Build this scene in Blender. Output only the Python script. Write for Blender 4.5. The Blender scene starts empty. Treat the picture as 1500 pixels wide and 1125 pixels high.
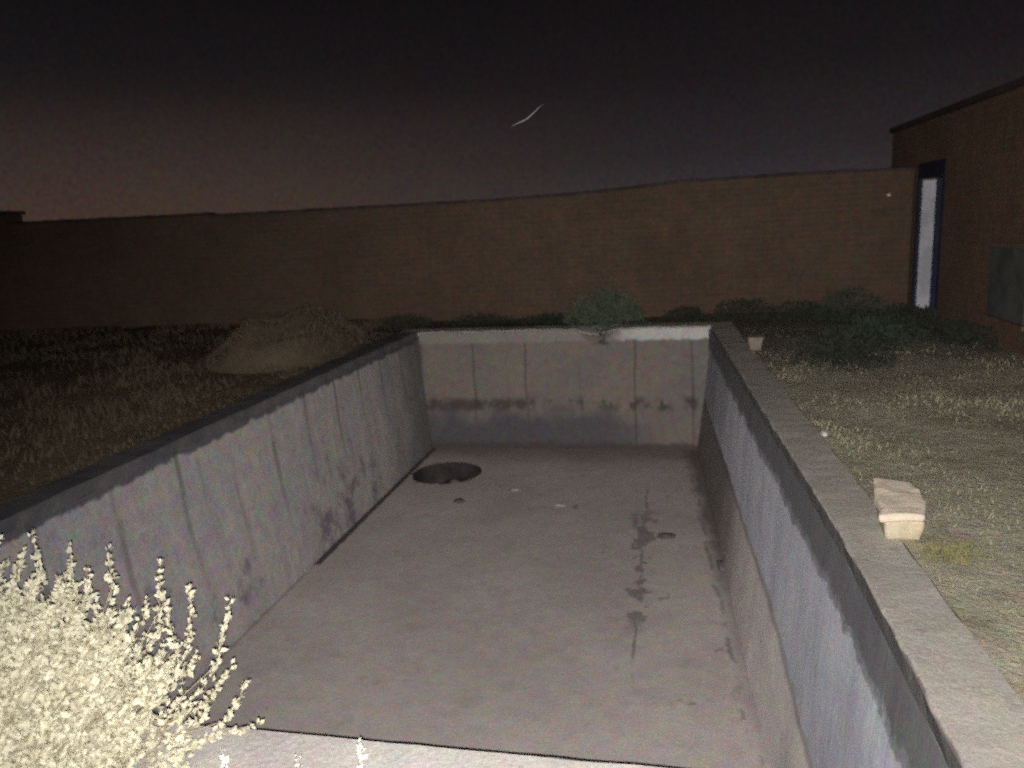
import bpy, bmesh, math, random
from mathutils import Vector, Matrix, noise as mnoise

random.seed(11)
R = math.radians
scene = bpy.context.scene
COL = scene.collection

# ------------------------------------------------------------------ helpers
def link(o, parent=None):
    COL.objects.link(o)
    if parent is not None:
        o.parent = parent
        o.matrix_parent_inverse = Matrix.Translation(parent.location).inverted()
    return o

def mesh_obj(name, verts, faces, mat, parent=None, smooth=False):
    me = bpy.data.meshes.new(name)
    me.from_pydata(verts, [], faces)
    me.materials.append(mat)
    if smooth:
        for p in me.polygons: p.use_smooth = True
    me.update()
    return link(bpy.data.objects.new(name, me), parent)

def bm_obj(name, bm, mat, parent=None, smooth=False):
    me = bpy.data.meshes.new(name)
    bm.normal_update()
    bm.to_mesh(me); bm.free()
    me.materials.append(mat)
    if smooth:
        for p in me.polygons: p.use_smooth = True
    return link(bpy.data.objects.new(name, me), parent)

def empty(name, loc, label=None, cat=None, group=None):
    o = bpy.data.objects.new(name, None)
    o.location = loc
    o.empty_display_size = 0.1
    COL.objects.link(o)
    if label: tag(o, label, cat, group)
    return o

def tag(o, label=None, cat=None, group=None, kind=None):
    if label: o["label"] = label
    if cat: o["category"] = cat
    if group: o["group"] = group
    if kind: o["kind"] = kind
    return o

def interp(pts, t):
    if t <= pts[0][0]: return pts[0][1]
    for (a, va), (b, vb) in zip(pts, pts[1:]):
        if t <= b: return va + (vb - va) * (t - a) / (b - a)
    return pts[-1][1]

def n3(x, y, z=0.0): return mnoise.noise(Vector((x, y, z)))

# ------------------------------------------------------------------ materials
class NT:
    def __init__(s, name):
        s.m = bpy.data.materials.new(name); s.m.use_nodes = True
        s.t = s.m.node_tree; s.t.nodes.clear()
        s.out = s.t.nodes.new('ShaderNodeOutputMaterial')
        s.b = s.t.nodes.new('ShaderNodeBsdfPrincipled')
        s.t.links.new(s.b.outputs[0], s.out.inputs[0])
        g = s.t.nodes.new('ShaderNodeNewGeometry')
        s.pos = g.outputs['Position']; s.nrm = g.outputs['Normal']
        sp = s.t.nodes.new('ShaderNodeSeparateXYZ'); s.t.links.new(s.pos, sp.inputs[0])
        s.x, s.y, s.z = sp.outputs
        s.b.inputs['Roughness'].default_value = .95
        s.b.inputs['Specular IOR Level'].default_value = .15
    def put(s, sock, v):
        if isinstance(v, bpy.types.NodeSocket): s.t.links.new(v, sock)
        elif isinstance(v, (tuple, list)):
            sock.default_value = tuple(v) + ((1,) if len(v) == 3 and len(sock.default_value) == 4 else ())
        else: sock.default_value = v
    def ma(s, op, a, b=None, c=None):
        n = s.t.nodes.new('ShaderNodeMath'); n.operation = op
        s.put(n.inputs[0], a)
        if b is not None: s.put(n.inputs[1], b)
        if c is not None: s.put(n.inputs[2], c)
        return n.outputs[0]
    def add(s, a, b): return s.ma('ADD', a, b)
    def mul(s, a, b): return s.ma('MULTIPLY', a, b)
    def sub(s, a, b): return s.ma('SUBTRACT', a, b)
    def mx(s, a, b): return s.ma('MAXIMUM', a, b)
    def mn(s, a, b): return s.ma('MINIMUM', a, b)
    def step(s, v, lo, hi):            # smoothstep lo..hi -> 0..1
        n = s.t.nodes.new('ShaderNodeMapRange'); n.interpolation_type = 'SMOOTHSTEP'
        flip = False
        if isinstance(lo, (int, float)) and isinstance(hi, (int, float)) and lo > hi: lo, hi, flip = hi, lo, True
        s.put(n.inputs[0], v); s.put(n.inputs[1], lo); s.put(n.inputs[2], hi)
        n.inputs[3].default_value = 1. if flip else 0.
        n.inputs[4].default_value = 0. if flip else 1.
        return n.outputs[0]
    def vec(s, x, y, z):
        n = s.t.nodes.new('ShaderNodeCombineXYZ')
        for i, v in enumerate((x, y, z)): s.put(n.inputs[i], v)
        return n.outputs[0]
    def scaled(s, sx, sy, sz, off=(0, 0, 0)):
        n = s.t.nodes.new('ShaderNodeMapping')
        s.t.links.new(s.pos, n.inputs[0])
        n.inputs['Scale'].default_value = (sx, sy, sz); n.inputs['Location'].default_value = off
        return n.outputs[0]
    def noise(s, scale, detail=3, rough=.55, v=None, col=False):
        n = s.t.nodes.new('ShaderNodeTexNoise')
        s.t.links.new(v if v is not None else s.pos, n.inputs['Vector'])
        n.inputs['Scale'].default_value = scale; n.inputs['Detail'].default_value = detail
        n.inputs['Roughness'].default_value = rough
        return n.outputs['Color' if col else 'Fac']
    def mix(s, f, a, b, mode='MIX'):
        n = s.t.nodes.new('ShaderNodeMix'); n.data_type = 'RGBA'; n.blend_type = mode
        s.put(n.inputs[0], f); s.put(n.inputs[6], a); s.put(n.inputs[7], b)
        return n.outputs[2]
    def grey(s, v): return s.vec(v, v, v)
    def finish(s, col, grit=.35, gscale=90, tint=.25, bump=.25, bscale=35):
        # speckle, drifting warm and cool tints, rough surface
        g = s.noise(gscale, 2, .7)
        g = s.add(s.mul(s.sub(g, .5), grit * 2.2), 1.)
        col = s.mix(1., col, s.grey(g), 'MULTIPLY')
        c = s.noise(9, 4, .7, col=True)
        n = s.t.nodes.new('ShaderNodeMapRange'); n.data_type = 'FLOAT_VECTOR'
        s.t.links.new(c, n.inputs['Vector'])
        n.inputs[7].default_value = (.3, .3, .3); n.inputs[8].default_value = (.7, .7, .7)
        n.inputs[9].default_value = (1 - tint,) * 3; n.inputs[10].default_value = (1 + tint,) * 3
        col = s.mix(1., col, n.outputs[1], 'MULTIPLY')
        c2 = s.noise(48, 2, .6, col=True)
        n2 = s.t.nodes.new('ShaderNodeMapRange'); n2.data_type = 'FLOAT_VECTOR'
        s.t.links.new(c2, n2.inputs['Vector'])
        n2.inputs[7].default_value = (.3, .3, .3); n2.inputs[8].default_value = (.7, .7, .7)
        n2.inputs[9].default_value = (1 - tint * .9,) * 3; n2.inputs[10].default_value = (1 + tint * .9,) * 3
        col = s.mix(1., col, n2.outputs[1], 'MULTIPLY')
        s.t.links.new(col, s.b.inputs['Base Color'])
        if bump:
            b = s.t.nodes.new('ShaderNodeBump'); b.inputs['Strength'].default_value = bump
            b.inputs['Distance'].default_value = .02
            h = s.add(s.noise(bscale, 5, .65), s.mul(s.noise(bscale * .2, 3), 1.5))
            s.t.links.new(h, b.inputs['Height']); s.t.links.new(b.outputs[0], s.b.inputs['Normal'])
        return s.m

def plain(name, col, var=.25, grit=.2, gscale=60, tint=.12, bump=.15, rough=.95):
    k = NT(name)
    f = k.step(k.noise(3.5, 4), .3, .7)
    c = k.mix(f, tuple(v * (1 - var) for v in col), tuple(v * (1 + var) for v in col))
    k.b.inputs['Roughness'].default_value = rough
    return k.finish(c, grit, gscale, tint, bump)

def periodic(k, axis, start, pitch):
    """distance in metres to the nearest of evenly spaced joints along an axis, slightly wandering"""
    w = k.mul(k.sub(k.noise(1.6, 2, v=k.scaled(1, 1, .6)), .5), .10)
    u = k.ma('DIVIDE', k.sub(k.add(axis, w), start), pitch)
    fr = k.ma('FRACT', k.add(u, 100.5))
    return k.mul(k.ma('ABSOLUTE', k.sub(fr, .5)), pitch)

LW, RW, NEAR, FAR = -3.95, .80, 2.03, 11.35
FLOOR = -1.88
LFLOOR = -3.79
RTOP = [(1.7, .805), (2.1, .81), (3.4, .815), (4.3, .79), (6.8, .69), (11.35, .53), (11.7, .52)]
ROUT = [(1.7, 1.10), (2.5, 1.10), (4.3, 1.07), (5.0, 1.05), (10.4, .87), (11.7, .84)]
LTOP = [(1.7, -3.97), (6.0, -3.96), (11.35, -3.91)]

def m_side_left():
    k = NT('left_wall_concrete')
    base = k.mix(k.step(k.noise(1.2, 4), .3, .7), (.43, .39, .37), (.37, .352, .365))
    j = periodic(k, k.y, 5.30, .74)
    drip = k.mul(k.step(j, .05, .008), k.step(k.noise(2.3, 3, v=k.scaled(1, 1.2, .35, (3, 0, 0))), .30, .55))
    drip = k.mul(drip, k.step(k.z, -1.6, -.3))
    base = k.mix(k.mul(drip, .6), base, (.10, .09, .09))
    streak = k.step(k.noise(5.5, 4, v=k.scaled(1, 1, .12)), .52, .75)
    base = k.mix(k.mul(streak, .35), base, (.20, .18, .19))
    low = k.mul(k.step(k.noise(2.1, 5, .65, v=k.scaled(1, 1, 1, (5, 2, 0))), .53, .68), k.step(k.z, -.55, -1.1))
    base = k.mix(k.mul(low, .7), base, (.12, .11, .13))
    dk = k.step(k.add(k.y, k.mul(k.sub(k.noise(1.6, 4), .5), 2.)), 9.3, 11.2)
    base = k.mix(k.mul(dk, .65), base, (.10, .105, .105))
    # black tar-like tide band under the coping with a ragged lower edge
    e = k.add(k.z, k.mul(k.sub(k.noise(5, 4, .65), .5), .16))
    base = k.mix(k.mul(k.step(e, -.165, -.125), .88), base, (.075, .075, .09))
    return k.finish(base, .3, 80, .2)

def m_side_right():
    k = NT('right_wall_concrete')
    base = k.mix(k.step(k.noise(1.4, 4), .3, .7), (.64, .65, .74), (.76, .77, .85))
    streak = k.step(k.noise(3, 4, v=k.scaled(1, 1, .5)), .5, .75)
    base = k.mix(k.mul(streak, .2), base, (.42, .42, .47))
    e = k.add(k.z, k.mul(k.sub(k.noise(3.2, 6, .72), .5), .30))
    base = k.mix(k.mul(k.step(e, -.35, -.29), .88), base, (.15, .145, .15))
    rim = k.mul(k.step(e, -.375, -.345), k.step(e, -.29, -.335))
    base = k.mix(k.mul(rim, .6), base, (.16, .17, .18))
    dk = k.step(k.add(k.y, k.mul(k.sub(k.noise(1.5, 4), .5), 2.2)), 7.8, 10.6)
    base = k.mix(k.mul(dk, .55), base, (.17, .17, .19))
    # stained lower course, darkest at the far end, with a dark wavering line on top of it
    g = k.add(k.sub(k.z, -1.08), k.add(k.mul(k.step(k.y, 5.8, 3.6), .19), k.mul(k.sub(k.noise(2.5, 4, .6), .5), .10)))
    lowc = k.mix(k.step(k.noise(3, 5, .65, v=k.scaled(1, .5, 1)), .3, .7), (.74, .675, .65), (.84, .785, .765))
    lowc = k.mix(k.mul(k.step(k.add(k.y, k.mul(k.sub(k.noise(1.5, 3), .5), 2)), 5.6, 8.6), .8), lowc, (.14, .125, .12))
    base = k.mix(k.step(g, .01, -.02), base, lowc)
    line = k.step(k.ma('ABSOLUTE', k.add(g, .03)), k.mul(k.noise(2.2, 2), .12), .0)
    base = k.mix(k.mul(line, .5), base, (.11, .10, .10))
    return k.finish(base, .26, 80, .12, .10)

def m_far():
    k = NT('far_wall_concrete')
    base = k.mix(k.step(k.noise(1.3, 4), .32, .7), (.215, .18, .155), (.18, .162, .155))
    j = periodic(k, k.x, -.56, .825)
    drip = k.mul(k.step(j, .028, .004), k.step(k.noise(2.6, 3, v=k.scaled(1.2, 1, .3, (1, 0, 0))), .32, .55))
    base = k.mix(k.mul(drip, .6), base, (.07, .06, .06))
    # splashes at the old water line and damp patches under it
    line = k.mul(k.step(k.ma('ABSOLUTE', k.add(k.z, k.add(1.17, k.mul(k.sub(k.noise(6, 2), .5), .1)))), .15, .03),
                 k.step(k.add(k.noise(4.2, 4, .7, v=k.scaled(1, 1, .5)), k.mul(k.step(k.x, -1.8, -3.0), .10)), .45, .60))
    base = k.mix(k.mul(line, .8), base, (.06, .048, .048))
    low = k.mul(k.step(k.add(k.z, k.mul(k.sub(k.noise(1.7, 3), .5), .8)), -1.15, -1.5), k.step(k.x, .2, -1.2))
    base = k.mix(k.mul(low, .8), base, (.08, .078, .092))
    foot = k.step(k.add(k.z, k.mul(k.sub(k.noise(6, 4), .5), .2)), -1.74, -1.83)
    base = k.mix(k.mul(foot, .85), base, (.08, .065, .06))
    top = k.step(k.add(k.z, k.mul(k.sub(k.noise(6, 4, .7), .5), .12)), -.22, -.17)
    w = k.mix(k.step(k.add(k.x, k.mul(k.sub(k.noise(2.5, 3), .5), 1.2)), -.95, -.5), (.26, .245, .225), (.58, .57, .555))
    base = k.mix(k.mul(top, .85), base, w)
    nk = k.step(k.add(k.sub(k.ma('ABSOLUTE', k.add(k.x, 1.12)), k.mul(k.z, 1.3)), k.mul(k.sub(k.noise(7, 4), .5), .12)), .40, .32)
    base = k.mix(k.mul(nk, .8), base, (.16, .135, .11))
    return k.finish(base, .3, 70, .2)

def m_floor():
    k = NT('floor_cement')
    base = k.mix(k.step(k.noise(.9, 5), .3, .7), (.42, .37, .35), (.49, .435, .41))
    base = k.mix(k.mul(k.step(k.noise(3.5, 5, .65), .5, .75), .4), base, (.30, .265, .25))
    wob = k.mul(k.sub(k.noise(2.2, 2), .5), .10)
    # row of damp blots along an old crack
    d = k.ma('ABSOLUTE', k.add(k.add(k.x, .34), wob))
    bl = k.sub(k.noise(5.2, 4, .62, v=k.scaled(1, .85, 1, (2.7, 1.9, 0))), k.mul(d, 1.15))
    yr = k.mul(k.step(k.y, 5.9, 6.4), k.step(k.y, 9.3, 8.3))
    blot = k.mul(k.step(bl, .455, .495), yr)
    thin = k.mul(k.step(k.add(d, k.mul(k.sub(k.noise(9, 3), .5), .05)), .022, .004), k.mul(k.step(k.y, 5.2, 5.6), k.step(k.y, 10.2, 9.2)))
    blot = k.mx(blot, k.mul(thin, k.step(k.noise(3.5, 2), .38, .55)))
    base = k.mix(k.mul(blot, .55), base, (.085, .075, .08))
    # scattered small dark marks
    sp = k.step(k.noise(3.3, 3, .6, v=k.scaled(1, .8, 1, (7, 3, 0))), .67, .72)
    base = k.mix(k.mul(sp, .5), base, (.12, .10, .10))
    # silt along the right wall and the open joint along the left wall
    rx = k.add(k.sub(.86, k.mul(k.mx(k.sub(k.y, 4.6), 0.), .055)), k.mul(k.sub(k.noise(2.2, 4), .5), .25))
    silt = k.step(k.sub(rx, k.x), .40, .24)
    base = k.mix(k.mul(silt, k.add(.30, k.mul(k.step(k.y, 5.2, 8.5), .45))), base, (.10, .088, .082))
    seam = k.step(k.ma('ABSOLUTE', k.add(k.sub(rx, k.x), -.36)), .035, .005)
    base = k.mix(k.mul(k.mul(seam, k.step(k.noise(2.5, 3), .45, .6)), .5), base, (.09, .08, .08))
    lj = k.add(k.sub(k.x, LFLOOR), k.mul(k.sub(k.noise(8, 3), .5), .05))
    base = k.mix(k.mul(k.mul(k.step(lj, .085, .06), k.step(k.y, 7.0, 7.1)), .9), base, (.05, .045, .05))
    base = k.mix(k.mul(k.mul(k.step(lj, .05, .02), k.step(k.y, 7.1, 6.6)), .4), base, (.13, .115, .11))
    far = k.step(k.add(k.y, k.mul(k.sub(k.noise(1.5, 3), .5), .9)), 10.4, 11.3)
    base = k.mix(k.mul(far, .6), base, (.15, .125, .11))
    return k.finish(base, .26, 85, .13, .18)

def m_ground():
    k = NT('ground_soil')
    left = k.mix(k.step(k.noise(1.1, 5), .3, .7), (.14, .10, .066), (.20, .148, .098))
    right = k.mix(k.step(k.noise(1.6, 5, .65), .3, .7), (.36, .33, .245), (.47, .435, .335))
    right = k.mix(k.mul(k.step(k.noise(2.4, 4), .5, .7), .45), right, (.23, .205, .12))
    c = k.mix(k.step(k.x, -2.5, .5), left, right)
    dry = k.step(k.add(k.y, k.mul(k.sub(k.noise(.8, 3), .5), 3)), 7.0, 10.5)  # mask that turns the soil darker toward the far end
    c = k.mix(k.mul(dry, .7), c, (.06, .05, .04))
    return k.finish(c, .5, 55, .10, .5, 40)

def m_coping(name, a, b, dirt, band=None):
    k = NT(name)
    base = k.mix(k.step(k.noise(2.2, 5, .65), .3, .7), a, b)
    base = k.mix(k.mul(k.step(k.noise(5, 5, .7), .55, .72), .55), base, dirt)
    crack = k.step(k.ma('ABSOLUTE', k.sub(k.noise(1.5, 4, .6), .5)), .006, .001)
    base = k.mix(k.mul(crack, .15), base, (.08, .07, .07))
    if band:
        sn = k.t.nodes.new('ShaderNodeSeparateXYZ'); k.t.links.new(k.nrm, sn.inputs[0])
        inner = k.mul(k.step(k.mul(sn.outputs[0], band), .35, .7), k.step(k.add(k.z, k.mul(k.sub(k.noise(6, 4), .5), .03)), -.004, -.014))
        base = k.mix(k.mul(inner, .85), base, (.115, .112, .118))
    return k.finish(base, .3, 75, .06, .25, 45)

def m_brick(name, a, b, mortar):
    k = NT(name)
    n = k.t.nodes.new('ShaderNodeTexBrick')
    v = k.vec(k.add(k.x, k.y), k.z, 0.)
    k.t.links.new(v, n.inputs['Vector'])
    n.inputs['Scale'].default_value = 1.
    n.inputs['Brick Width'].default_value = .26; n.inputs['Row Height'].default_value = .085
    n.inputs['Mortar Size'].default_value = .009; n.inputs['Mortar Smooth'].default_value = .6
    n.inputs['Bias'].default_value = .1
    k.put(n.inputs['Color1'], a); k.put(n.inputs['Color2'], b); k.put(n.inputs['Mortar'], mortar)
    c = k.mix(k.mul(k.step(k.noise(.9, 5, .65), .4, .7), .5), n.outputs['Color'], tuple(.62 * q for q in a))
    c = k.mix(k.mul(k.step(k.noise(3, 5, .65), .5, .75), .4), c, tuple(1.35 * q for q in b))
    return k.finish(c, .55, 40, .22, .4, 25)

def m_leaf(name, a, b, scale=25):
    k = NT(name)
    c = k.mix(k.step(k.noise(scale, 2), .35, .65), a, b)
    k.t.links.new(c, k.b.inputs['Base Color'])
    k.b.inputs['Roughness'].default_value = .8
    return k.m

M_L, M_R, M_F, M_FL, M_G = m_side_left(), m_side_right(), m_far(), m_floor(), m_ground()
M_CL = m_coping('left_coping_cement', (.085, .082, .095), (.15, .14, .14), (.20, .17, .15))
M_CR = m_coping('right_coping_cement', (.39, .36, .32), (.50, .465, .41), (.28, .26, .235), -1)
M_CN = m_coping('near_coping_cement', (.50, .46, .435), (.62, .575, .55), (.42, .38, .36))
M_CF = m_coping('far_coping_cement', (.30, .28, .26), (.42, .39, .36), (.12, .10, .09))
M_BW = m_brick('boundary_brick', (.110, .070, .047), (.090, .062, .045), (.116, .082, .060))
M_BH = m_brick('outbuilding_brick', (.165, .098, .064), (.135, .088, .062), (.165, .115, .085))
M_CAP = plain('dark_capping', (.055, .042, .04))
M_NAVY = plain('navy_paint', (.022, .024, .045), .2, .1, 60, .05, .05, .6)
M_WHITE = plain('white_limewash', (.45, .44, .48), .2, .25, 40, .05, .2, .8)
M_BLUE = plain('faded_blue_paint', (.085, .088, .082), .25, .2, 40, .1, .05, .8)
M_PIT = plain('pit_silt', (.048, .04, .04), .35, .4, 40, .2, .5)
M_STONE = plain('cream_stone', (.66, .565, .45), .08, .14, 70, .06, .3)
M_STONE2 = plain('yellowed_stone', (.55, .47, .34), .12, .16, 70, .06, .3)
M_STONE3 = plain('grey_brown_stone', (.46, .38, .31), .12, .2, 60, .06, .3)
M_CHIP2 = plain('cement_chip', (.36, .33, .31), .2, .2, 60, .1, .2)
M_GRAV = plain('brown_gravel', (.27, .235, .20), .3, .2, 60, .15, 0)
M_STONE4 = plain('dull_stone', (.28, .235, .195), .15, .2, 60, .06, .3)
M_CLOD = plain('dark_clod', (.13, .115, .11), .3, .3, 60, .1, .4)
M_CHIP = plain('pale_chip', (.75, .70, .64), .1, .1, 60, .05, .2)
M_BUSH = m_leaf('pale_saltbush_leaf', (.57, .54, .39), (.72, .685, .53), 30)
M_BUSHSTEM = m_leaf('dry_stem', (.34, .27, .17), (.48, .40, .26), 20)
M_SPRIG = m_leaf('bleached_sprig', (.72, .68, .60), (.85, .82, .76), 30)
M_GREEN = m_leaf('dull_green_leaf', (.055, .075, .048), (.095, .115, .075), 8)
M_DARK = m_leaf('dark_scrub_leaf', (.022, .026, .020), (.042, .044, .032), 8)
M_DARKG = m_leaf('dark_green_scrub_leaf', (.030, .042, .032), (.052, .066, .048), 8)
M_TAN = m_leaf('tan_brush', (.098, .074, .050), (.125, .096, .066), 8)
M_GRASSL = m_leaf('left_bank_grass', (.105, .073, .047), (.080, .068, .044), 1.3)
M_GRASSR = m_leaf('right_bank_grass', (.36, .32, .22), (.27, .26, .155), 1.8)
M_TUFT = m_leaf('yellow_green_grass', (.17, .165, .06), (.24, .22, .09), 9)
M_WISP = m_leaf('pale_wisp', (.06, .058, .062), (.12, .117, .12), 30)

# ------------------------------------------------------------------ ground
def outx(y): return interp(ROUT, y)
def ground():
    xs = [-90, -60, -40, -28, -20] + [-16 + .5 * i for i in range(22)]
    xs += [-5 + .19 * i for i in range(4)] + [-4.24]
    xs += [-3.2, -2.2, -1.2, -.2, .5, 1.08]
    xs += [1.08 + .2 * i for i in range(1, 13)] + [4, 5, 7, 10, 15, 25, 40, 60, 90]
    ys = [-40, -20, -10, -6, -3, -1.5, -.6, 0, .5, 1.0, 1.4, 1.70]
    y = 1.70
    while y < 11.4: y += .24; ys.append(y)
    ys = [v for v in ys if v < 11.5] + [11.66]
    ys += [11.66 + .2 * i for i in range(1, 8)] + [14, 16, 20, 30, 45, 70, 110]
    i0, i1 = xs.index(-4.24), xs.index(1.08)
    j0, j1 = ys.index(1.70), ys.index(11.66)
    V, F = [], []
    for jj, y in enumerate(ys):
        for ii, x in enumerate(xs):
            xx = x
            if x >= 1.08 and x < 4: xx = x + (outx(y) - 1.08) * max(0, 1 - (x - 1.08) / 2.)
            edge = (i0 <= ii <= i1 and j0 <= jj <= j1)
            if edge: z = -.012
            else:
                d = max(-4.24 - x, x - 1.08, 1.70 - y, y - 11.66)
                a = min(1, max(0, d) / .5)
                z = a * (.035 * n3(x * 1.3, y * 1.3) + .015 * n3(x * 5, y * 5, 3)) - .012
                if x < -4.3: z += .05 * a * min(1, (-4.3 - x))
            V.append((xx, y, z))
    nx = len(xs)
    for jj in range(len(ys) - 1):
        for ii in range(nx - 1):
            if i0 <= ii < i1 and j0 <= jj < j1: continue
            a = jj * nx + ii
            F.append((a, a + 1, a + nx + 1, a + nx))
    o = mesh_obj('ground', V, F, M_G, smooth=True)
    tag(o, kind='structure')
ground()
def gz(x, y): return .035 * n3(x * 1.3, y * 1.3) + (.04 if x < -4.6 else 0) - .015

# ------------------------------------------------------------------ the tank
tank = empty('water_tank', (-1.6, 6.7, FLOOR),
             'long empty concrete water tank sunk in the ground, stained walls and silted floor', 'water tank')

def sweep(name, ys, section, mat, rough=.008, seed=0, caps=True):
    """section(y) -> list of (x, z), closed loop; swept along Y with slightly worn edges"""
    V, F = [], []
    n = len(section(ys[0]))
    for y in ys:
        for i, (x, z) in enumerate(section(y)):
            V.append((x + rough * n3(y * 4, i * 3.1, seed), y, z + .5 * rough * n3(y * 5, i * 2.3, seed + 9)))
    for j in range(len(ys) - 1):
        for i in range(n):
            a, b = j * n + i, j * n + (i + 1) % n
            F.append((a, b, b + n, a + n))
    if caps:
        F.append(tuple(range(n - 1, -1, -1))); F.append(tuple((len(ys) - 1) * n + i for i in range(n)))
    o = mesh_obj(name, V, F, mat, tank)
    bm = bmesh.new(); bm.from_mesh(o.data); bmesh.ops.recalc_face_normals(bm, faces=bm.faces); bm.to_mesh(o.data); bm.free()
    return o

YS = [NEAR + (FAR - NEAR) * i / 90 for i in range(91)]
lt = lambda y: interp(LTOP, y)
rt = lambda y: interp(RTOP, y)
zfoot = lambda y: interp([(1.7, -1.30), (3.8, -1.25), (4.9, -1.17), (5.8, -1.08), (12, -1.08)], y)
CO = .09
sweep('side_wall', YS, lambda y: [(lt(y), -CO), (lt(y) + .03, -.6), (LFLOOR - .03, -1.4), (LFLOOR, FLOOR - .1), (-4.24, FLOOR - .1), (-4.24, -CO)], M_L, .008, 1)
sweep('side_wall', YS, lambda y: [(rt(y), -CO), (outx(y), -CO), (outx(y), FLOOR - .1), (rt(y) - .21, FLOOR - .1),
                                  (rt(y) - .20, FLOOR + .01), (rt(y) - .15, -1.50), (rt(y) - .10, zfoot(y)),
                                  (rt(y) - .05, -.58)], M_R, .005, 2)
# the copings butt against the end copings; they stand 3 mm proud of the walls
def cop_section(a, b):
    return lambda y: [(a(y), -CO + .001), (a(y), -.012), (a(y) + math.copysign(.012, b(y) - a(y)), 0),
                      (b(y) - math.copysign(.008, b(y) - a(y)), 0), (b(y), -.010), (b(y), -CO + .001)]
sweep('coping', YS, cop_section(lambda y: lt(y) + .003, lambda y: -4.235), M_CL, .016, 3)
sweep('coping', YS, cop_section(lambda y: rt(y) - .003, lambda y: outx(y) - .004), M_CR, .012, 4)

def cross(name, xs, section, mat, rough, seed):
    V, F = [], []
    n = len(section(xs[0]))
    for x in xs:
        for i, (y, z) in enumerate(section(x)):
            V.append((x, y + rough * n3(x * 4, i * 3.1, seed), z + .6 * rough * n3(x * 6, i * 2.3, seed + 9)))
    for j in range(len(xs) - 1):
        for i in range(n):
            a, b = j * n + i, j * n + (i + 1) % n
            F.append((a, b, b + n, a + n))
    F.append(tuple(range(n - 1, -1, -1))); F.append(tuple((len(xs) - 1) * n + i for i in range(n)))
    o = mesh_obj(name, V, F, mat, tank)
    bm = bmesh.new(); bm.from_mesh(o.data); bmesh.ops.recalc_face_normals(bm, faces=bm.faces); bm.to_mesh(o.data); bm.free()
    return o
XF = [-3.88 + (.495 + 3.88) * i / 60 for i in range(61)]
def notch(x):   # broken dip in the far rim under the green bush
    return -.10 * max(0, 1 - abs(x + 1.12) / .34) + .018 * n3(x * 5, 2, 2) - .01
cross('end_wall', XF, lambda x: [(FAR - .03, -.02 + notch(x)), (FAR - .025, -.9), (FAR, FLOOR - .1), (FAR + .2, FLOOR - .1), (FAR + .2, -.02 + notch(x))], M_F, .012, 5)
XF2 = [-4.235 + (.84 + 4.235) * i / 60 for i in range(61)]
cross('coping', XF2, lambda x: [(FAR + .005, -.05 + notch(x)), (FAR + .005, .0 + notch(x)), (FAR + .30, .0), (FAR + .30, -.10)], M_CF, .014, 6)
XN = [-4.235 + (1.09 + 4.235) * i / 70 for i in range(71)]
cross('end_wall', XN, lambda x: [(NEAR - .004, -CO), (NEAR - .004, FLOOR - .1), (NEAR - .3, FLOOR - .1), (NEAR - .3, -CO)], M_CR, .006, 7)
cross('coping', XN, lambda x: [(NEAR, -CO + .002), (NEAR, -.008), (NEAR - .01, .002), (NEAR - .32, .002), (NEAR - .325, -CO + .002)], M_CN, .008, 8)

# floor with the round drain pit
def tank_floor():
    cx, cy, r = -3.20, 10.12, .50
    bm = bmesh.new()
    outer = [bm.verts.new(p) for p in [(-3.9, NEAR - .1, FLOOR), (1.0, NEAR - .1, FLOOR), (1.0, FAR + .1, FLOOR), (-3.9, FAR + .1, FLOOR)]]
    eds = [bm.edges.new((outer[i], outer[(i + 1) % 4])) for i in range(4)]
    N = 48
    ring = []
    for i in range(N):
        a = 2 * math.pi * i / N
        q = r * (1 + .06 * n3(math.cos(a) * 2, math.sin(a) * 2, 5) + .03 * n3(i * .9, 1, 1))
        ring.append((cx + q * math.cos(a), cy + q * math.sin(a)))
    rv = [bm.verts.new((x, y, FLOOR)) for x, y in ring]
    eds += [bm.edges.new((rv[i], rv[(i + 1) % N])) for i in range(N)]
    bmesh.ops.triangle_fill(bm, use_beauty=True, edges=eds)
    bad = [f for f in bm.faces if all((v.co.x - cx) ** 2 + (v.co.y - cy) ** 2 < (r * 1.2) ** 2 for v in f.verts)
           and ((f.calc_center_median().x - cx) ** 2 + (f.calc_center_median().y - cy) ** 2) < (r * .93) ** 2]
    bmesh.ops.delete(bm, geom=bad, context='FACES_ONLY')
    for f in bm.faces:
        if f.normal.z < 0: f.normal_flip()
    bm_obj('tank_floor', bm, M_FL, tank)
    # pit: rim falls to a dished bed of silt
    V, F = [], []
    prof = [(1.0, 0), (.97, -.05), (.93, -.16), (.86, -.22), (.6, -.26), (.3, -.28)]
    for s, dz in prof:
        for i, (x, y) in enumerate(ring):
            V.append((cx + (x - cx) * s, cy + (y - cy) * s, FLOOR + dz + ((.07 * n3(x * 6 * s, y * 6 * s, 2) - .16 * max(0, (cx - .05 - x) * 2) * s) if dz < -.1 else 0)))
    for j in range(len(prof) - 1):
        for i in range(N):
            a, b = j * N + i, j * N + (i + 1) % N
            F.append((a, a + N, b + N, b))
    F.append(tuple((len(prof) - 1) * N + i for i in range(N)))
    mesh_obj('drain_pit', V, F, M_PIT, tank)
tank_floor()

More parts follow.
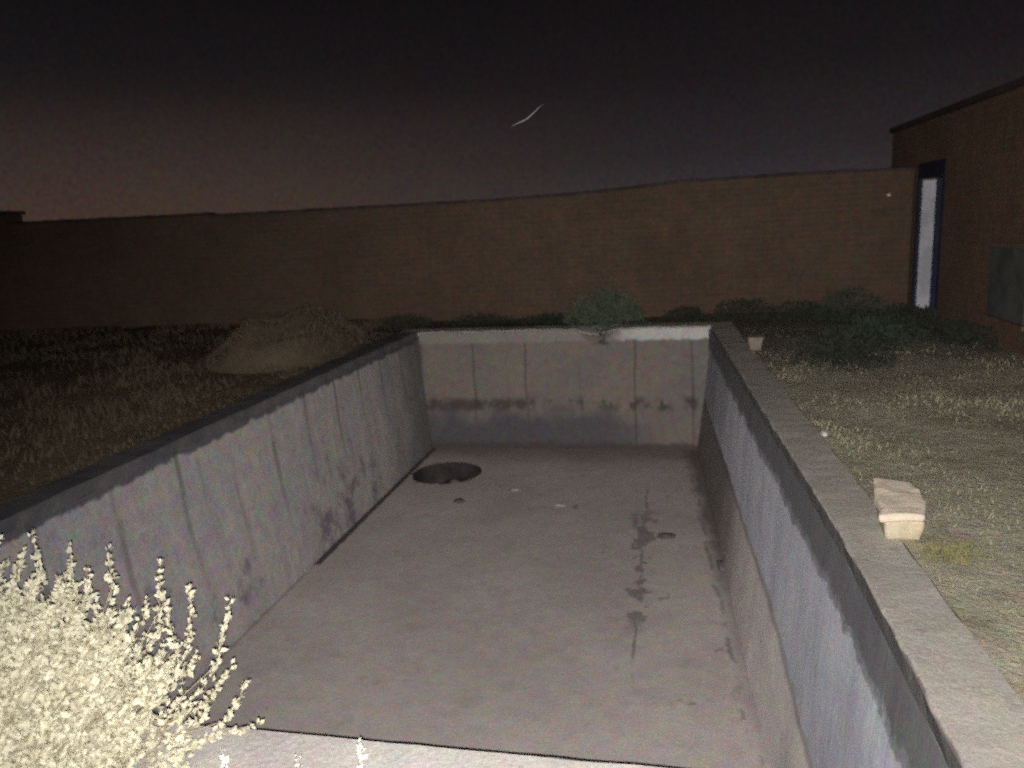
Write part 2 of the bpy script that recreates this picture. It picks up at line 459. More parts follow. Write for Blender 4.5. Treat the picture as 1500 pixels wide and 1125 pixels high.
# ------------------------------------------------------------------ lumps: clods, chips, rubble
def lump(name, loc, size, mat, label, cat, group=None, seed=0, parent=None, flat=.6):
    bm = bmesh.new()
    bmesh.ops.create_icosphere(bm, subdivisions=3, radius=1)
    for v in bm.verts:
        d = 1 + .35 * n3(v.co.x * 1.3 + seed, v.co.y * 1.3, v.co.z * 1.3) + .12 * n3(v.co.x * 4, v.co.y * 4 + seed, v.co.z * 4)
        v.co = Vector((v.co.x * d * size[0], v.co.y * d * size[1], max(v.co.z * d, -.45) * size[2]))
    for v in bm.verts: v.co += Vector(loc) + Vector((0, 0, .42 * size[2]))
    o = bm_obj(name, bm, mat, parent, True)
    if label: tag(o, label, cat, group)
    return o
G1 = 'dirt clods on the tank floor'
lump('dirt_clod', (-.10, 8.08, FLOOR), (.10, .06, .03), M_CLOD, 'dark clod lying right of the row of damp blots on the tank floor', 'clod', G1, 1)
lump('dirt_clod', (-2.71, 8.99, FLOOR), (.07, .06, .03), M_CLOD, 'dark clod on the tank floor just in front of the drain pit', 'clod', G1, 2)
lump('dirt_clod', (.46, 7.40, FLOOR), (.05, .11, .03), M_CLOD, 'dark clod in the silt along the foot of the right tank wall', 'clod', G1, 3)
lump('rubble_lump', (-3.36, 9.92, FLOOR - .24), (.13, .08, .10), M_CHIP2, 'brown rubble lump lying inside the round drain pit', 'rubble', None, 5)
lump('rubble_lump', (-3.02, 9.98, FLOOR - .26), (.14, .09, .14), M_CLOD, 'blackened rubble lump lying inside the round drain pit', 'rubble', None, 6)
lump('cement_chip', (-2.07, 9.47, FLOOR), (.07, .045, .02), M_CHIP2, 'flat pale cement chip on the tank floor right of the drain pit', 'chip', None, 7)
lump('cement_chip', (-1.40, 8.95, FLOOR), (.07, .04, .02), M_CHIP2, 'flat pale cement chip near the middle of the far tank floor', 'chip', None, 8)
lump('white_pebble', (1.045, 5.62, 0), (.022, .05, .02), M_CHIP, 'small white pebble on the outer edge of the right coping', 'pebble', None, 9)

# ------------------------------------------------------------------ stone blocks on the right bank
def block(name, outline, z0, z1, mat, label, cat, group=None, tilt=(0, 0), jig=.006, taper=.0, seed=0):
    bm = bmesh.new()
    cx = sum(p[0] for p in outline) / len(outline); cy = sum(p[1] for p in outline) / len(outline)
    bot = [bm.verts.new((cx + (x - cx) * (1 - taper), cy + (y - cy) * (1 - taper), z0)) for x, y in outline]
    top = [bm.verts.new((x, y, z1 + (x - cx) * tilt[0] + (y - cy) * tilt[1])) for x, y in outline]
    n = len(outline)
    bm.faces.new(bot[::-1]); bm.faces.new(top)
    for i in range(n): bm.faces.new((bot[i], bot[(i + 1) % n], top[(i + 1) % n], top[i]))
    bmesh.ops.recalc_face_normals(bm, faces=bm.faces)
    bmesh.ops.bevel(bm, geom=list(bm.edges), offset=.018, segments=3, affect='EDGES', profile=.6)
    bmesh.ops.triangulate(bm, faces=[f for f in bm.faces if len(f.verts) > 4])
    bmesh.ops.subdivide_edges(bm, edges=[e for e in bm.edges if e.calc_length() > .03], cuts=2, use_grid_fill=True)
    for v in bm.verts:
        c = v.co
        v.co = c + Vector((n3(c.x * 14, c.y * 14, c.z * 14 + seed), n3(c.x * 14 + 5, c.y * 14, c.z * 14 + seed), n3(c.x * 14, c.y * 14 + 5, c.z * 14 + seed))) * jig
    o = bm_obj(name, bm, mat)
    return tag(o, label, cat, group)
GB = 'loose stone blocks on the right bank'
block('stone_block', [(.985, 3.765), (1.175, 3.77), (1.195, 3.95), (1.16, 4.06), (1.01, 4.05)], -.01, .098, M_STONE2,
      'yellowish stone block carrying the cream slab beside the right coping', 'stone block', GB, jig=.010, taper=.16, seed=1)
block('stone_block', [(.955, 3.74), (1.165, 3.745), (1.205, 3.90), (1.215, 4.02), (1.20, 4.10), (1.10, 4.14), (1.02, 4.15), (.985, 3.96), (.985, 3.83)], .100, .166, M_STONE,
      'cream stone slab with rounded corner, lying on the yellowish block', 'stone block', GB, tilt=(.0, .12), jig=.008, seed=3)
block('stone_block', [(.84, 9.16), (1.02, 9.18), (1.03, 9.40), (.85, 9.42)], -.01, .15, M_STONE4,
      'small grey-brown stone block at the far end of the right coping', 'stone block', GB, jig=.012, taper=.3, seed=5)

# ------------------------------------------------------------------ boundary wall
def boundary():
    w = empty('boundary_wall', (-4, 12.8, 0), 'long brown brick wall closing the yard beyond the far end of the tank', 'wall')
    pts = [(-12.36, 2.08), (-8.15, 2.035), (-8.05, 2.005), (-3.15, 1.985), (-1.45, 2.01), (.16, 2.10), (1.68, 2.11), (3.49, 2.09)]
    xs = [-12.36 + (3.49 + 12.36) * i / 140 for i in range(141)]
    V, F = [], []
    for x in xs:
        t = interp(pts, x) - .05
        for y, z in ((12.70, -.1), (12.70, .9), (12.70, t), (12.95, t), (12.95, -.1)):
            V.append((x, y + .012 * n3(x * 1.2, z * 2, 4), z))
    for j in range(140):
        for i in range(5):
            a, b = j * 5 + i, j * 5 + (i + 1) % 5
            F.append((a, b, b + 5, a + 5))
    F.append((4, 3, 2, 1, 0)); F.append(tuple(700 + i for i in range(5)))
    o = mesh_obj('brick_face', V, F, M_BW, w)
    V, F = [], []
    for x in xs:
        t = interp(pts, x) + .012 * n3(x * 2.2, 7, 1) + .012 * n3(x * 8, 3, 1)
        for y, z in ((12.675, t - .05), (12.675, t - .01), (12.70, t), (12.95, t), (12.975, t - .01), (12.975, t - .05)):
            V.append((x, y + .008 * n3(x * 6, z * 9, 2), z if z > t - .04 else interp(pts, x) - .049))
    for j in range(140):
        for i in range(6):
            a, b = j * 6 + i, j * 6 + (i + 1) % 6
            F.append((a, b, b + 6, a + 6))
    F.append((5, 4, 3, 2, 1, 0)); F.append(tuple(840 + i for i in range(6)))
    o2 = mesh_obj('capping', V, F, M_CAP, w)
    for q in (o, o2):
        bm = bmesh.new(); bm.from_mesh(q.data); bmesh.ops.recalc_face_normals(bm, faces=bm.faces); bm.to_mesh(q.data); bm.free()
boundary()

def boxbm(bm, a, b, bev=0):
    vs = bmesh.ops.create_cube(bm, size=1)['verts']
    for v in vs:
        v.co = Vector([(a[i] + b[i]) / 2 + v.co[i] * (b[i] - a[i]) for i in range(3)])
    if bev:
        es = list({e for v in vs for e in v.link_edges})
        bmesh.ops.bevel(bm, geom=es, offset=bev, segments=2, affect='EDGES')
def box(name, a, b, mat, parent=None, bev=.008):
    bm = bmesh.new(); boxbm(bm, a, b, bev)
    return bm_obj(name, bm, mat, parent)

pier = empty('brick_pier', (-12.75, 12.8, 0), 'dark brick pier at the left end of the boundary wall', 'pier')
box('shaft', (-13.1, 12.55, -.1), (-12.37, 13.1, 2.22), M_BW, pier)
box('pier_cap', (-13.16, 12.49, 2.222), (-12.33, 13.16, 2.29), M_CAP, pier)

# ------------------------------------------------------------------ outbuilding on the right
def outbuilding():
    b = empty('outbuilding', (3.5, 9, 0), 'brown brick outbuilding with a flat roof and a narrow white-lined doorway', 'building')
    prof = [(3.2, -.1), (11.32, -.1), (11.32, 2.12), (12.48, 2.12), (12.48, -.1), (14.0, -.1), (14.0, 2.68), (3.2, 2.68)]
    bm = bmesh.new()
    f1 = [bm.verts.new((3.5, y, z)) for y, z in prof]
    f2 = [bm.verts.new((8.0, y, z)) for y, z in prof]
    bm.faces.new(f1); bm.faces.new(f2[::-1])
    for i in range(8): bm.faces.new((f1[i], f2[i], f2[(i + 1) % 8], f1[(i + 1) % 8]))
    bmesh.ops.recalc_face_normals(bm, faces=bm.faces)
    bmesh.ops.triangulate(bm, faces=[f for f in bm.faces if len(f.verts) > 4])
    bm_obj('wall', bm, M_BH, b)
    box('roof', (3.455, 3.15, 2.682), (8.05, 14.05, 2.765), M_CAP, b)
    # doorway: navy lintel board and posts, limewashed far reveal, dark door set back
    box('door', (3.86, 11.324, 0), (3.90, 12.476, 2.0), M_NAVY, b, .004)
    box('reveal_lining', (3.535, 12.44, .03), (3.725, 12.476, 1.88), M_WHITE, b, .004)
    fr = box('door_frame', (3.485, 11.324, 1.90), (3.84, 12.476, 2.116), M_NAVY, b, .006)
    box('frame_post', (3.485, 12.40, 0), (3.533, 12.476, 1.898), M_NAVY, fr, .004)
    box('frame_post', (3.485, 11.324, 0), (3.56, 11.40, 1.898), M_NAVY, fr, .004)
    box('frame_post', (3.728, 12.436, 0), (3.838, 12.476, 1.898), M_NAVY, fr, .004)
    wn = box('window', (3.478, 8.66, .30), (3.499, 9.62, 1.06), M_BLUE, b, .006)
    box('frame', (3.462, 8.62, 1.062), (3.499, 9.66, 1.11), M_BH, wn, .004)
    box('sill', (3.452, 8.62, .25), (3.499, 9.66, .298), M_BH, wn, .004)
outbuilding()
lump('insulator_knob', (3.15, 12.665, 1.685), (.026, .03, .03), M_CHIP, 'tiny white knob high on the brown boundary wall near the doorway', 'knob', None, 12)

# ------------------------------------------------------------------ vegetation
class Leafs:
    def __init__(s): s.V, s.F = [], []
    def leaf(s, p, d, L, w, up=None):
        d = d.normalized()
        side = d.cross(up if up is not None else Vector((random.gauss(0, 1), random.gauss(0, 1), random.gauss(0, 1))))
        if side.length < 1e-4: side = d.orthogonal()
        side.normalize(); nn = d.cross(side)
        n = len(s.V)
        m = p + d * L * .5
        s.V += [p, m + side * w * .5 + nn * w * .12, p + d * L, m - side * w * .5 + nn * w * .12]
        s.F += [(n, n + 1, n + 2), (n, n + 2, n + 3)]
    def tube(s, pts, r0, r1):
        n0 = len(s.V); k = 4
        for i, p in enumerate(pts):
            t = i / (len(pts) - 1); r = r0 + (r1 - r0) * t
            d = (pts[min(i + 1, len(pts) - 1)] - pts[max(i - 1, 0)]).normalized()
            a = d.orthogonal().normalized(); b = d.cross(a)
            for q in range(k):
                an = 2 * math.pi * q / k
                s.V.append(p + (a * math.cos(an) + b * math.sin(an)) * r)
        for i in range(len(pts) - 1):
            for q in range(k):
                x, y = n0 + i * k + q, n0 + i * k + (q + 1) % k
                s.F.append((x, y, y + k, x + k))
    def blade(s, x, y, z, h, w, lean):
        a = random.uniform(0, 2 * math.pi); dx, dy = math.cos(a), math.sin(a)
        b = random.uniform(0, 2 * math.pi); wx, wy = math.cos(b) * w / 2, math.sin(b) * w / 2
        n = len(s.V); l = lean * h
        s.V += [(x - wx, y - wy, z), (x + wx, y + wy, z),
                (x + dx * l * .3 + wx * .7, y + dy * l * .3 + wy * .7, z + h * .55),
                (x + dx * l * .3 - wx * .7, y + dy * l * .3 - wy * .7, z + h * .55),
                (x + dx * l, y + dy * l, z + h)]
        s.F += [(n, n + 1, n + 2, n + 3), (n + 3, n + 2, n + 4)]
    def build(s, name, mat, parent=None):
        return mesh_obj(name, [tuple(v) for v in s.V], s.F, mat, parent)

def rnd3(): return Vector((random.gauss(0, 1), random.gauss(0, 1), random.gauss(0, 1)))

def spike(lf, base, tip, beads, size):
    """seed spike: beads of small leaves up a stem"""
    for i in range(beads):
        t = i / max(1, beads - 1)
        p = base.lerp(tip, t)
        k = size * (1.0 - .35 * t) * random.uniform(.75, 1.2)
        ax = (tip - base).normalized()
        for q in range(5):
            lf.leaf(p + rnd3() * size * .12, ax * random.uniform(.4, 1.3) + rnd3() * .55, k, k * .62)

def foreground_bush():
    c = Vector((-2.08, 1.42, 0)); rx, ry, rz = .82, .62, .72
    root = empty('saltbush', (c.x, c.y, 0), 'big pale flash-lit saltbush spilling over the near coping', 'bush')
    st, lf = Leafs(), Leafs()
    random.seed(5)
    for i in range(820):
        th = random.uniform(0, 2 * math.pi); u = random.uniform(.02, 1) ** .8
        ph = math.acos(min(1, u * 1.0))     # polar from up
        e = .62                             # squarish shoulders
        sx = math.copysign(abs(math.cos(th)) ** .9, math.cos(th)) * math.sin(ph) ** e
        sy = math.copysign(abs(math.sin(th)) ** .9, math.sin(th)) * math.sin(ph) ** e
        sz = math.cos(ph) ** .7
        k = random.uniform(.72, 1.0) * (1 + .12 * n3(sx * 2.5, sy * 2.5, sz * 2.5))
        if random.random() < .07: k *= random.uniform(1.03, 1.13)
        tip = c + Vector((sx * rx * k, sy * ry * k, .03 + sz * rz * k))
        root_p = c + Vector((sx * rx * .35 * random.random(), sy * ry * .35 * random.random(), 0))
        root_p.z = -.01
        mid = root_p.lerp(tip, .55) + Vector((0, 0, -.03)) + rnd3() * .025
        if tip.z < .1: mid.z = max(mid.z, .03)
        pts = [root_p.lerp(mid, t / 4) * (1 - t / 4) + mid.lerp(tip, t / 4) * (t / 4) for t in range(5)]
        st.tube(pts, .0035, .0012)
        L = (tip - root_p).length
        n = int(L * .70 / .0110)
        for j in range(n):
            t = .30 + .70 * j / n
            p = root_p.lerp(mid, t) * (1 - t) + mid.lerp(tip, t) * t
            ax = (tip - mid).normalized()
            for q in range(2):
                s = random.choice((.012, .015, .018, .023, .031)) * random.uniform(.85, 1.15)
                lf.leaf(p + rnd3() * .006, ax * random.uniform(.1, 1.0) + rnd3() * .6, s, s * .6)
        # beaded flowering tips
        ax = (tip - mid).normalized() * .6 + Vector((0, 0, .45)) + rnd3() * .26
        ax.normalize()
        ln = random.uniform(.03, .08)
        st.tube([tip, tip + ax * ln], .0012, .0007)
        spike(lf, tip, tip + ax * ln, int(ln / .018) + 2, .022)
    for i in range(2600):       # low skirt of leaves where the bush spills on the coping
        th = random.uniform(-1.0, 1.6); q = random.random() ** .4
        p = c + Vector((math.cos(th) * rx * q * .98, math.sin(th) * ry * q * .98, .02 + .22 * random.random()))
        lf.leaf(p, Vector((math.cos(th), math.sin(th), .5)) + rnd3() * .6, random.uniform(.015, .03), random.uniform(.009, .016))
    # a few long loose shoots at the right side and the top
    for (x, y, z, dx, dz, ln) in [(-1.62, 1.98, .44, .15, 1, .16), (-1.50, 1.95, .38, .22, 1, .17), (-1.40, 1.92, .30, .30, .9, .22), (-1.44, 1.9, .18, .6, .7, .18),
                                  (-1.80, 2.0, .50, .1, 1, .13), (-1.98, 1.92, .58, -.05, 1, .13), (-2.2, 1.9, .6, -.15, 1, .13), (-1.42, 1.9, .06, .9, .35, .16), (-1.55, 1.94, .34, -.12, 1, .17),
                                  (-1.38, 1.90, .12, .5, .8, .16), (-1.9, 1.95, .55, .2, 1, .12)]:
        a = Vector((x, y, z)); d = Vector((dx, random.uniform(-.1, .1), dz)).normalized()
        b0 = c + Vector(((a - c).x * .72, (a - c).y * .72, .0))
        st.tube([b0, b0.lerp(a, .5) + Vector((-.02, 0, .05)), a, a + d * ln], .003, .0008)
        spike(lf, b0.lerp(a, .45), a, 7, .026)
        spike(lf, a - d * .03, a + d * ln, int(ln / .024) + 2, .028)
    st.build('stems', M_BUSHSTEM, root)
    lf.build('leaves', M_BUSH, root)
foreground_bush()

def sprig(base, h, lean, label, beads, seed, top=.6):
    random.seed(seed)
    root = empty('weed_sprig', base, label, 'sprig', 'bleached sprigs at the near coping')
    st, lf = Leafs(), Leafs()
    b = Vector(base); t = b + Vector((lean, 0, h))
    m = b.lerp(t, .5) + Vector((-lean * .3, 0, 0))
    st.tube([b - Vector((0, 0, .01)), m, t], .0022, .0008)
    spike(lf, b.lerp(t, top), t, beads, .021)
    st.build('stem', M_SPRIG, root)
    lf.build('leaves', M_SPRIG, root)
sprig((-.80, 1.60, .0), .33, .012, 'tallest bleached sprig standing alone at the middle of the near coping', 9, 1, .55)
sprig((-.985, 1.60, .0), .262, .02, 'thin bleached sprig between the tallest sprig and the saltbush', 5, 2, .6)
sprig((-1.17, 1.62, .0), .24, -.03, 'short bleached sprig leaning close to the saltbush on the near coping', 7, 3, .5)

def shrub(name, cx, cy, z, rx, ry, h, n, size, mat, label, cat='shrub', group=None, seed=0, droop=0, stem=M_BUSHSTEM, clump=3.):
    random.seed(seed + 100)
    root = empty(name, (cx, cy, z), label, cat, group)
    st, lf = Leafs(), Leafs()
    c = Vector((cx, cy, z))
    for i in range(max(10, n // 110)):
        th = random.uniform(0, 6.283); ph = random.uniform(0, 1.2)
        tip = c + Vector((math.cos(th) * math.sin(ph) * rx * .9, math.sin(th) * math.sin(ph) * ry * .9, math.cos(ph) * h * .9))
        st.tube([c + Vector((random.uniform(-.2, .2) * rx, random.uniform(-.2, .2) * ry, -.02)), c.lerp(tip, .6) + rnd3() * .02, tip], .008, .002)
    k = 0; tries = 0
    while k < n and tries < n * 8:
        tries += 1
        d = rnd3().normalized(); d.z = abs(d.z)
        r = random.random() ** .35
        p = Vector((d.x * rx * r, d.y * ry * r, d.z * h * r))
        q = 1 + .28 * n3(d.x * 2 + seed, d.y * 2, d.z * 2)
        p *= q
        if n3((cx + p.x) * clump / max(rx, .2), (cy + p.y) * clump / max(rx, .2), p.z * clump / max(h, .2)) < -.18: continue
        s = size * random.uniform(.6, 1.4)
        lf.leaf(c + p, d * .6 + Vector((0, 0, .4)) + rnd3() * .6, s, s * .45); k += 1
    for i in range(droop):
        t = random.random()
        p = c + Vector((random.gauss(-.08, .10) * (1.2 - t) * 1.3, -ry * .45 - .28 * min(1, t * 1.5), .16 - .38 * t * t))
        s = size * random.uniform(.6, 1.3)
        lf.leaf(p, Vector((0, -.5, -.5)) + rnd3() * .6, s, s * .5)
    st.build('stems', stem, root)
    lf.build('leaves', mat, root)

shrub('green_bush', -1.00, 11.72, -.01, .62, .34, .58, 2600, .05, M_GREEN,
      'rounded dull green bush growing behind the far rim and drooping over it', 'bush', None, 1, 300, M_DARKG)
def mound():
    cx, cy, rx, ry, h = -5.12, 9.60, .88, 1.6, .52
    root = empty('grass_mound', (cx, cy, 0), 'low rounded mound of earth and dry brown grass beyond the left coping', 'mound')
    hz = lambda u, v: h * max(0, 1 - u * u - v * v) ** .75 * (1 + .45 * n3(u * 2.2 + 3, v * 2.2, 1)) - .02
    V, F, N = [], [], 26
    for j in range(N + 1):
        for i in range(N + 1):
            u, v = -1 + 2 * i / N, -1 + 2 * j / N
            x = cx + u * rx
            V.append((x, cy + v * ry, hz((x - cx) / rx, v) + .02 * n3(u * 6, v * 6, 3)))
    for j in range(N):
        for i in range(N):
            a = j * (N + 1) + i; F.append((a, a + 1, a + N + 2, a + N + 1))
    mesh_obj('soil', V, F, M_G, root, True)
    random.seed(77); g = Leafs(); k = 0
    while k < 5200:
        u, v = random.uniform(-1, 1), random.uniform(-1, 1)
        if u * u + v * v > 1 or cx + u * rx > -4.26: continue
        g.blade(cx + u * rx, cy + v * ry, hz(u, v) - .01, random.uniform(.04, .12), random.uniform(.006, .014), random.uniform(.4, 1.4)); k += 1
    tag(g.build('grass', M_TAN, root), kind='stuff')
mound()
GS = 'low dark scrub below the boundary wall'
for i, (x, y, rx, ry, h, n, m, lab) in enumerate([
    (-4.30, 11.9, .50, .35, .20, 900, M_DARK, 'low dark scrub at the far left corner of the tank'),
    (-3.10, 12.1, .62, .25, .15, 800, M_DARK, 'flat dark scrub behind the left part of the far rim'),
    (-1.95, 12.1, .50, .25, .13, 700, M_DARK, 'thin dark scrub touching the green bush behind the far rim'),
    (.18, 12.0, .36, .25, .20, 700, M_DARK, 'small dark scrub behind the right end of the far rim'),
    (1.05, 12.0, .50, .35, .30, 900, M_DARK, 'dark scrub just past the far right corner of the tank'),
    (1.75, 11.6, .55, .50, .28, 1100, M_DARK, 'squat dark scrub between the tank corner and the tall green scrub'),
    (2.45, 11.6, .55, .45, .46, 1300, M_DARKG, 'tallest scrub, dull green, against the boundary wall left of the doorway'),
    (3.02, 10.9, .50, .60, .26, 1200, M_DARK, 'dark scrub right in front of the doorway'),
    (1.72, 8.30, .48, .45, .38, 1700, M_DARK, 'dark scrub standing by itself in the middle of the right bank'),
    (3.25, 9.55, .30, .75, .24, 1000, M_DARK, 'long dark scrub at the foot of the outbuilding wall under the blue window'),
    (2.35, 9.60, .60, .65, .30, 1400, M_DARKG, 'spreading green scrub between the lone scrub and the outbuilding'),
    ]):
    shrub('low_scrub', x, y, -.01, rx, ry, h, n, .05, m, lab, 'shrub', GS, 10 + i, 0, M_DARK)

def grass():
    random.seed(21)
    # left bank: knee-high dry weeds
    g = Leafs()
    k = 0
    while k < 15000:
        x = -4.26 - random.random() ** 1.5 * 8.2; y = random.uniform(2.6, 12.6)
        dn = n3(x * .9, y * .9, 4) + .5 * n3(x * 2.6, y * 2.6, 8)
        if dn < random.uniform(-.55, .25): continue
        h = random.uniform(.03, .12) * (1 + .6 * dn) * min(1, .35 + (-4.26 - x) * .9)
        g.blade(x, y, gz(x, y), h, random.uniform(.008, .02), random.uniform(.2, .9)); k += 1
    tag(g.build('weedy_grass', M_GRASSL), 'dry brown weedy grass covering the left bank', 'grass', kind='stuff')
    # right bank: short dry turf
    g = Leafs()
    k = 0
    while k < 5500:
        y = 2.0 + random.random() ** 1.3 * 9.8; x = outx(y) + .01 + random.random() ** 1.1 * (3.45 - outx(y))
        dn = n3(x * 1.3, y * 1.3, 14) + .5 * n3(x * 3.5, y * 3.5, 18)
        if dn < random.uniform(-.3, .4) or (y > 6.5 and random.random() < .3 * (y - 6.5)): continue
        h = random.uniform(.010, .032) * (1 + .8 * dn + max(0, (x - 1.8)) * .6)
        g.blade(x, y, gz(x, y), h, random.uniform(.004, .010), random.uniform(.3, 1.3)); k += 1
    tag(g.build('turf_grass', M_GRASSR), 'sparse short dry grass over the right bank', 'grass', kind='stuff')
    # tuft of greener grass at the foot of the blocks
    g = Leafs()
    for i in range(420):
        x = random.gauss(1.25, .09); y = random.gauss(3.66, .08)
        if x < 1.10: continue
        g.blade(x, y, -.012, random.uniform(.012, .038), random.uniform(.004, .008), random.uniform(.4, 1.3))
    tag(g.build('grass_patch', M_TUFT), 'yellow-green grass patch in front of the two stacked stone blocks', 'grass', kind='stuff')
    # gravel
    V, F = [], []
    random.seed(33)
    for i in range(2600):
        y = 2.0 + random.random() ** 1.4 * 9; x = outx(y) + .03 + random.random() * 2.2
        s = random.uniform(.004, .012); z = gz(x, y)
        n = len(V)
        for d in ((1, 0, 0), (0, 1, 0), (-1, 0, 0), (0, -1, 0), (0, 0, .8), (0, 0, -.4)):
            j = random.uniform(.7, 1.3)
            V.append((x + d[0] * s * j, y + d[1] * s * j, z + d[2] * s + s * .3))
        for a, b in ((0, 1), (1, 2), (2, 3), (3, 0)): F += [(n + a, n + b, n + 4), (n + b, n + a, n + 5)]
    tag(mesh_obj('gravel', V, F, M_GRAV), 'small brown gravel scattered over the right bank', 'gravel', kind='stuff')
grass()

# ------------------------------------------------------------------ pale wisp in the air
def wisp():
    a, b = Vector((-.515, 2.6, 1.905)), Vector((-.395, 2.6, 1.972))
    V, F = [], []
    N = 16
    for i in range(N + 1):
        t = i / N
        p = a.lerp(b, t) + Vector((0, .02 * math.sin(t * 4), .002 * math.sin(t * 9 + 1)))
        w = .0048 * math.sin(math.pi * min(1, t * 1.02 + .03)) ** .6 * (1 - .45 * t)
        s = Vector((-.45, .2, .85)).normalized(); n = Vector((0, 1, 0))
        V += [p + s * w, p + n * w * .5, p - s * w, p - n * w * .5]
    for i in range(N):
        for q in range(4):
            x, y = i * 4 + q, i * 4 + (q + 1) % 4
            F.append((x, y, y + 4, x + 4))
    F += [(3, 2, 1, 0), tuple(N * 4 + q for q in range(4))]
    o = mesh_obj('drifting_wisp', [tuple(v) for v in V], F, M_WISP, smooth=True)
    tag(o, 'thin pale wisp drifting in the dark night sky', 'wisp')
wisp()

# ------------------------------------------------------------------ world: night sky with city glow low on the left
def world():
    w = bpy.data.worlds.new("World"); scene.world = w; w.use_nodes = True
    t = w.node_tree; bg = t.nodes['Background']
    tc = t.nodes.new('ShaderNodeTexCoord'); sp = t.nodes.new('ShaderNodeSeparateXYZ')
    t.links.new(tc.outputs['Generated'], sp.inputs[0])
    ramp = t.nodes.new('ShaderNodeValToRGB'); t.links.new(sp.outputs[2], ramp.inputs[0])
    e = ramp.color_ramp.elements
    e[0].position = 0.; e[0].color = (.041, .034, .0365, 1)
    e[1].position = .30; e[1].color = (.0045, .0037, .0041, 1)
    q = e.new(.07); q.color = (.0235, .019, .0212, 1)
    q = e.new(.16); q.color = (.0115, .0094, .0105, 1)
    # glow: strongest to the left (-X), low down
    gx = t.nodes.new('ShaderNodeMapRange'); gx.interpolation_type = 'SMOOTHSTEP'
    t.links.new(sp.outputs[0], gx.inputs[0]); gx.inputs[1].default_value = .05; gx.inputs[2].default_value = -.6
    gz_ = t.nodes.new('ShaderNodeMapRange'); gz_.interpolation_type = 'SMOOTHSTEP'
    t.links.new(sp.outputs[2], gz_.inputs[0]); gz_.inputs[1].default_value = .20; gz_.inputs[2].default_value = -.02
    mu = t.nodes.new('ShaderNodeMath'); mu.operation = 'MULTIPLY'
    t.links.new(gx.outputs[0], mu.inputs[0]); t.links.new(gz_.outputs[0], mu.inputs[1])
    mx = t.nodes.new('ShaderNodeMix'); mx.data_type = 'RGBA'
    t.links.new(mu.outputs[0], mx.inputs[0]); t.links.new(ramp.outputs[0], mx.inputs[6]); mx.inputs[7].default_value = (.054, .034, .025, 1)
    # thin uneven cloud, plus camera-like colour grain put into the sky
    ns = t.nodes.new('ShaderNodeTexNoise'); ns.inputs['Scale'].default_value = 9; ns.inputs['Detail'].default_value = 15; ns.inputs['Roughness'].default_value = .85
    t.links.new(tc.outputs['Generated'], ns.inputs['Vector'])
    mr = t.nodes.new('ShaderNodeMapRange'); mr.data_type = 'FLOAT_VECTOR'
    t.links.new(ns.outputs['Color'], mr.inputs['Vector'])
    mr.inputs[7].default_value = (.25,) * 3; mr.inputs[8].default_value = (.75,) * 3
    mr.inputs[9].default_value = (.5,) * 3; mr.inputs[10].default_value = (1.5,) * 3
    n9 = t.nodes.new('ShaderNodeTexNoise'); n9.inputs['Scale'].default_value = 300; n9.inputs['Detail'].default_value = 2
    t.links.new(tc.outputs['Generated'], n9.inputs['Vector'])
    m9 = t.nodes.new('ShaderNodeMix'); m9.data_type = 'RGBA'; m9.inputs[0].default_value = .75
    t.links.new(ns.outputs['Color'], m9.inputs[6]); t.links.new(n9.outputs['Color'], m9.inputs[7])
    t.links.new(m9.outputs[2], mr.inputs['Vector'])
    m2 = t.nodes.new('ShaderNodeMix'); m2.data_type = 'RGBA'; m2.blend_type = 'MULTIPLY'; m2.inputs[0].default_value = 1
    t.links.new(mx.outputs[2], m2.inputs[6]); t.links.new(mr.outputs[1], m2.inputs[7])
    t.links.new(m2.outputs[2], bg.inputs['Color']); bg.inputs['Strength'].default_value = 1.
world()

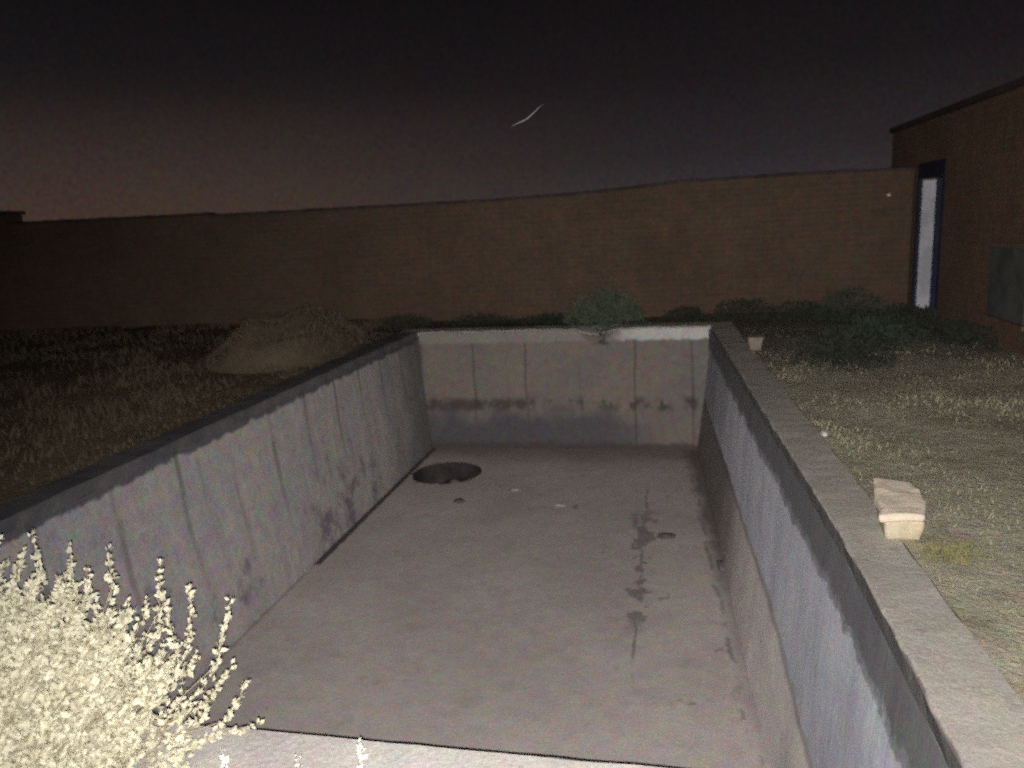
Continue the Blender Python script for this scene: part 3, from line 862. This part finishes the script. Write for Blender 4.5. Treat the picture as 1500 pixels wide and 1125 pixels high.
# ------------------------------------------------------------------ camera and the phone's flash
def cam():
    pitch, roll, yaw = R(11.9), R(-3.0), R(-12.15)
    fwd = Vector((math.sin(yaw) * math.cos(pitch), math.cos(yaw) * math.cos(pitch), -math.sin(pitch)))
    r0 = Vector((math.cos(yaw), -math.sin(yaw), 0)); u0 = r0.cross(fwd)
    r = r0 * math.cos(roll) + u0 * math.sin(roll); u = -r0 * math.sin(roll) + u0 * math.cos(roll)
    c = bpy.data.cameras.new('camera'); o = bpy.data.objects.new('camera', c); COL.objects.link(o)
    m = Matrix((r, u, -fwd)).transposed().to_4x4(); m.translation = (0, 0, 1.6)
    o.matrix_world = m
    c.sensor_width = 36; c.lens = 36 * 1127 / 1500; c.clip_start = .05; c.clip_end = 1000
    c.dof.use_dof = True; c.dof.focus_distance = 3.2; c.dof.aperture_fstop = 1.8
    scene.camera = o
    l = bpy.data.lights.new('camera_flash', 'SPOT'); lo = bpy.data.objects.new('camera_flash', l); COL.objects.link(lo)
    l.energy = 660; l.color = (1., .965, .93); l.spot_size = R(130); l.spot_blend = 1.; l.shadow_soft_size = .004
    l.use_nodes = True
    nt = l.node_tree
    em = [n for n in nt.nodes if n.type == 'EMISSION'][0]
    fo = nt.nodes.new('ShaderNodeLightFalloff'); fo.inputs['Strength'].default_value = FLASH
    nt.links.new(fo.outputs['Linear'], em.inputs['Strength'])
    lo.location = Vector((0, 0, 1.6)) + u * -.014 + r * -.004
    aim = fwd + r * .20 + u * -.34
    lo.rotation_euler = aim.to_track_quat('-Z', 'Y').to_euler()
FLASH = .35
cam()

scene.render.engine = 'CYCLES'
scene.cycles.use_denoising = False
scene.cycles.max_bounces = 4
scene.cycles.use_adaptive_sampling = True
scene.cycles.adaptive_threshold = 1.0
scene.cycles.adaptive_min_samples = 1
scene.cycles.pixel_filter_type = 'BLACKMAN_HARRIS'
scene.cycles.filter_width = 2.0
scene.view_settings.view_transform = 'Standard'
scene.view_settings.look = 'None'
scene.view_settings.exposure = 0
scene.view_settings.gamma = 1
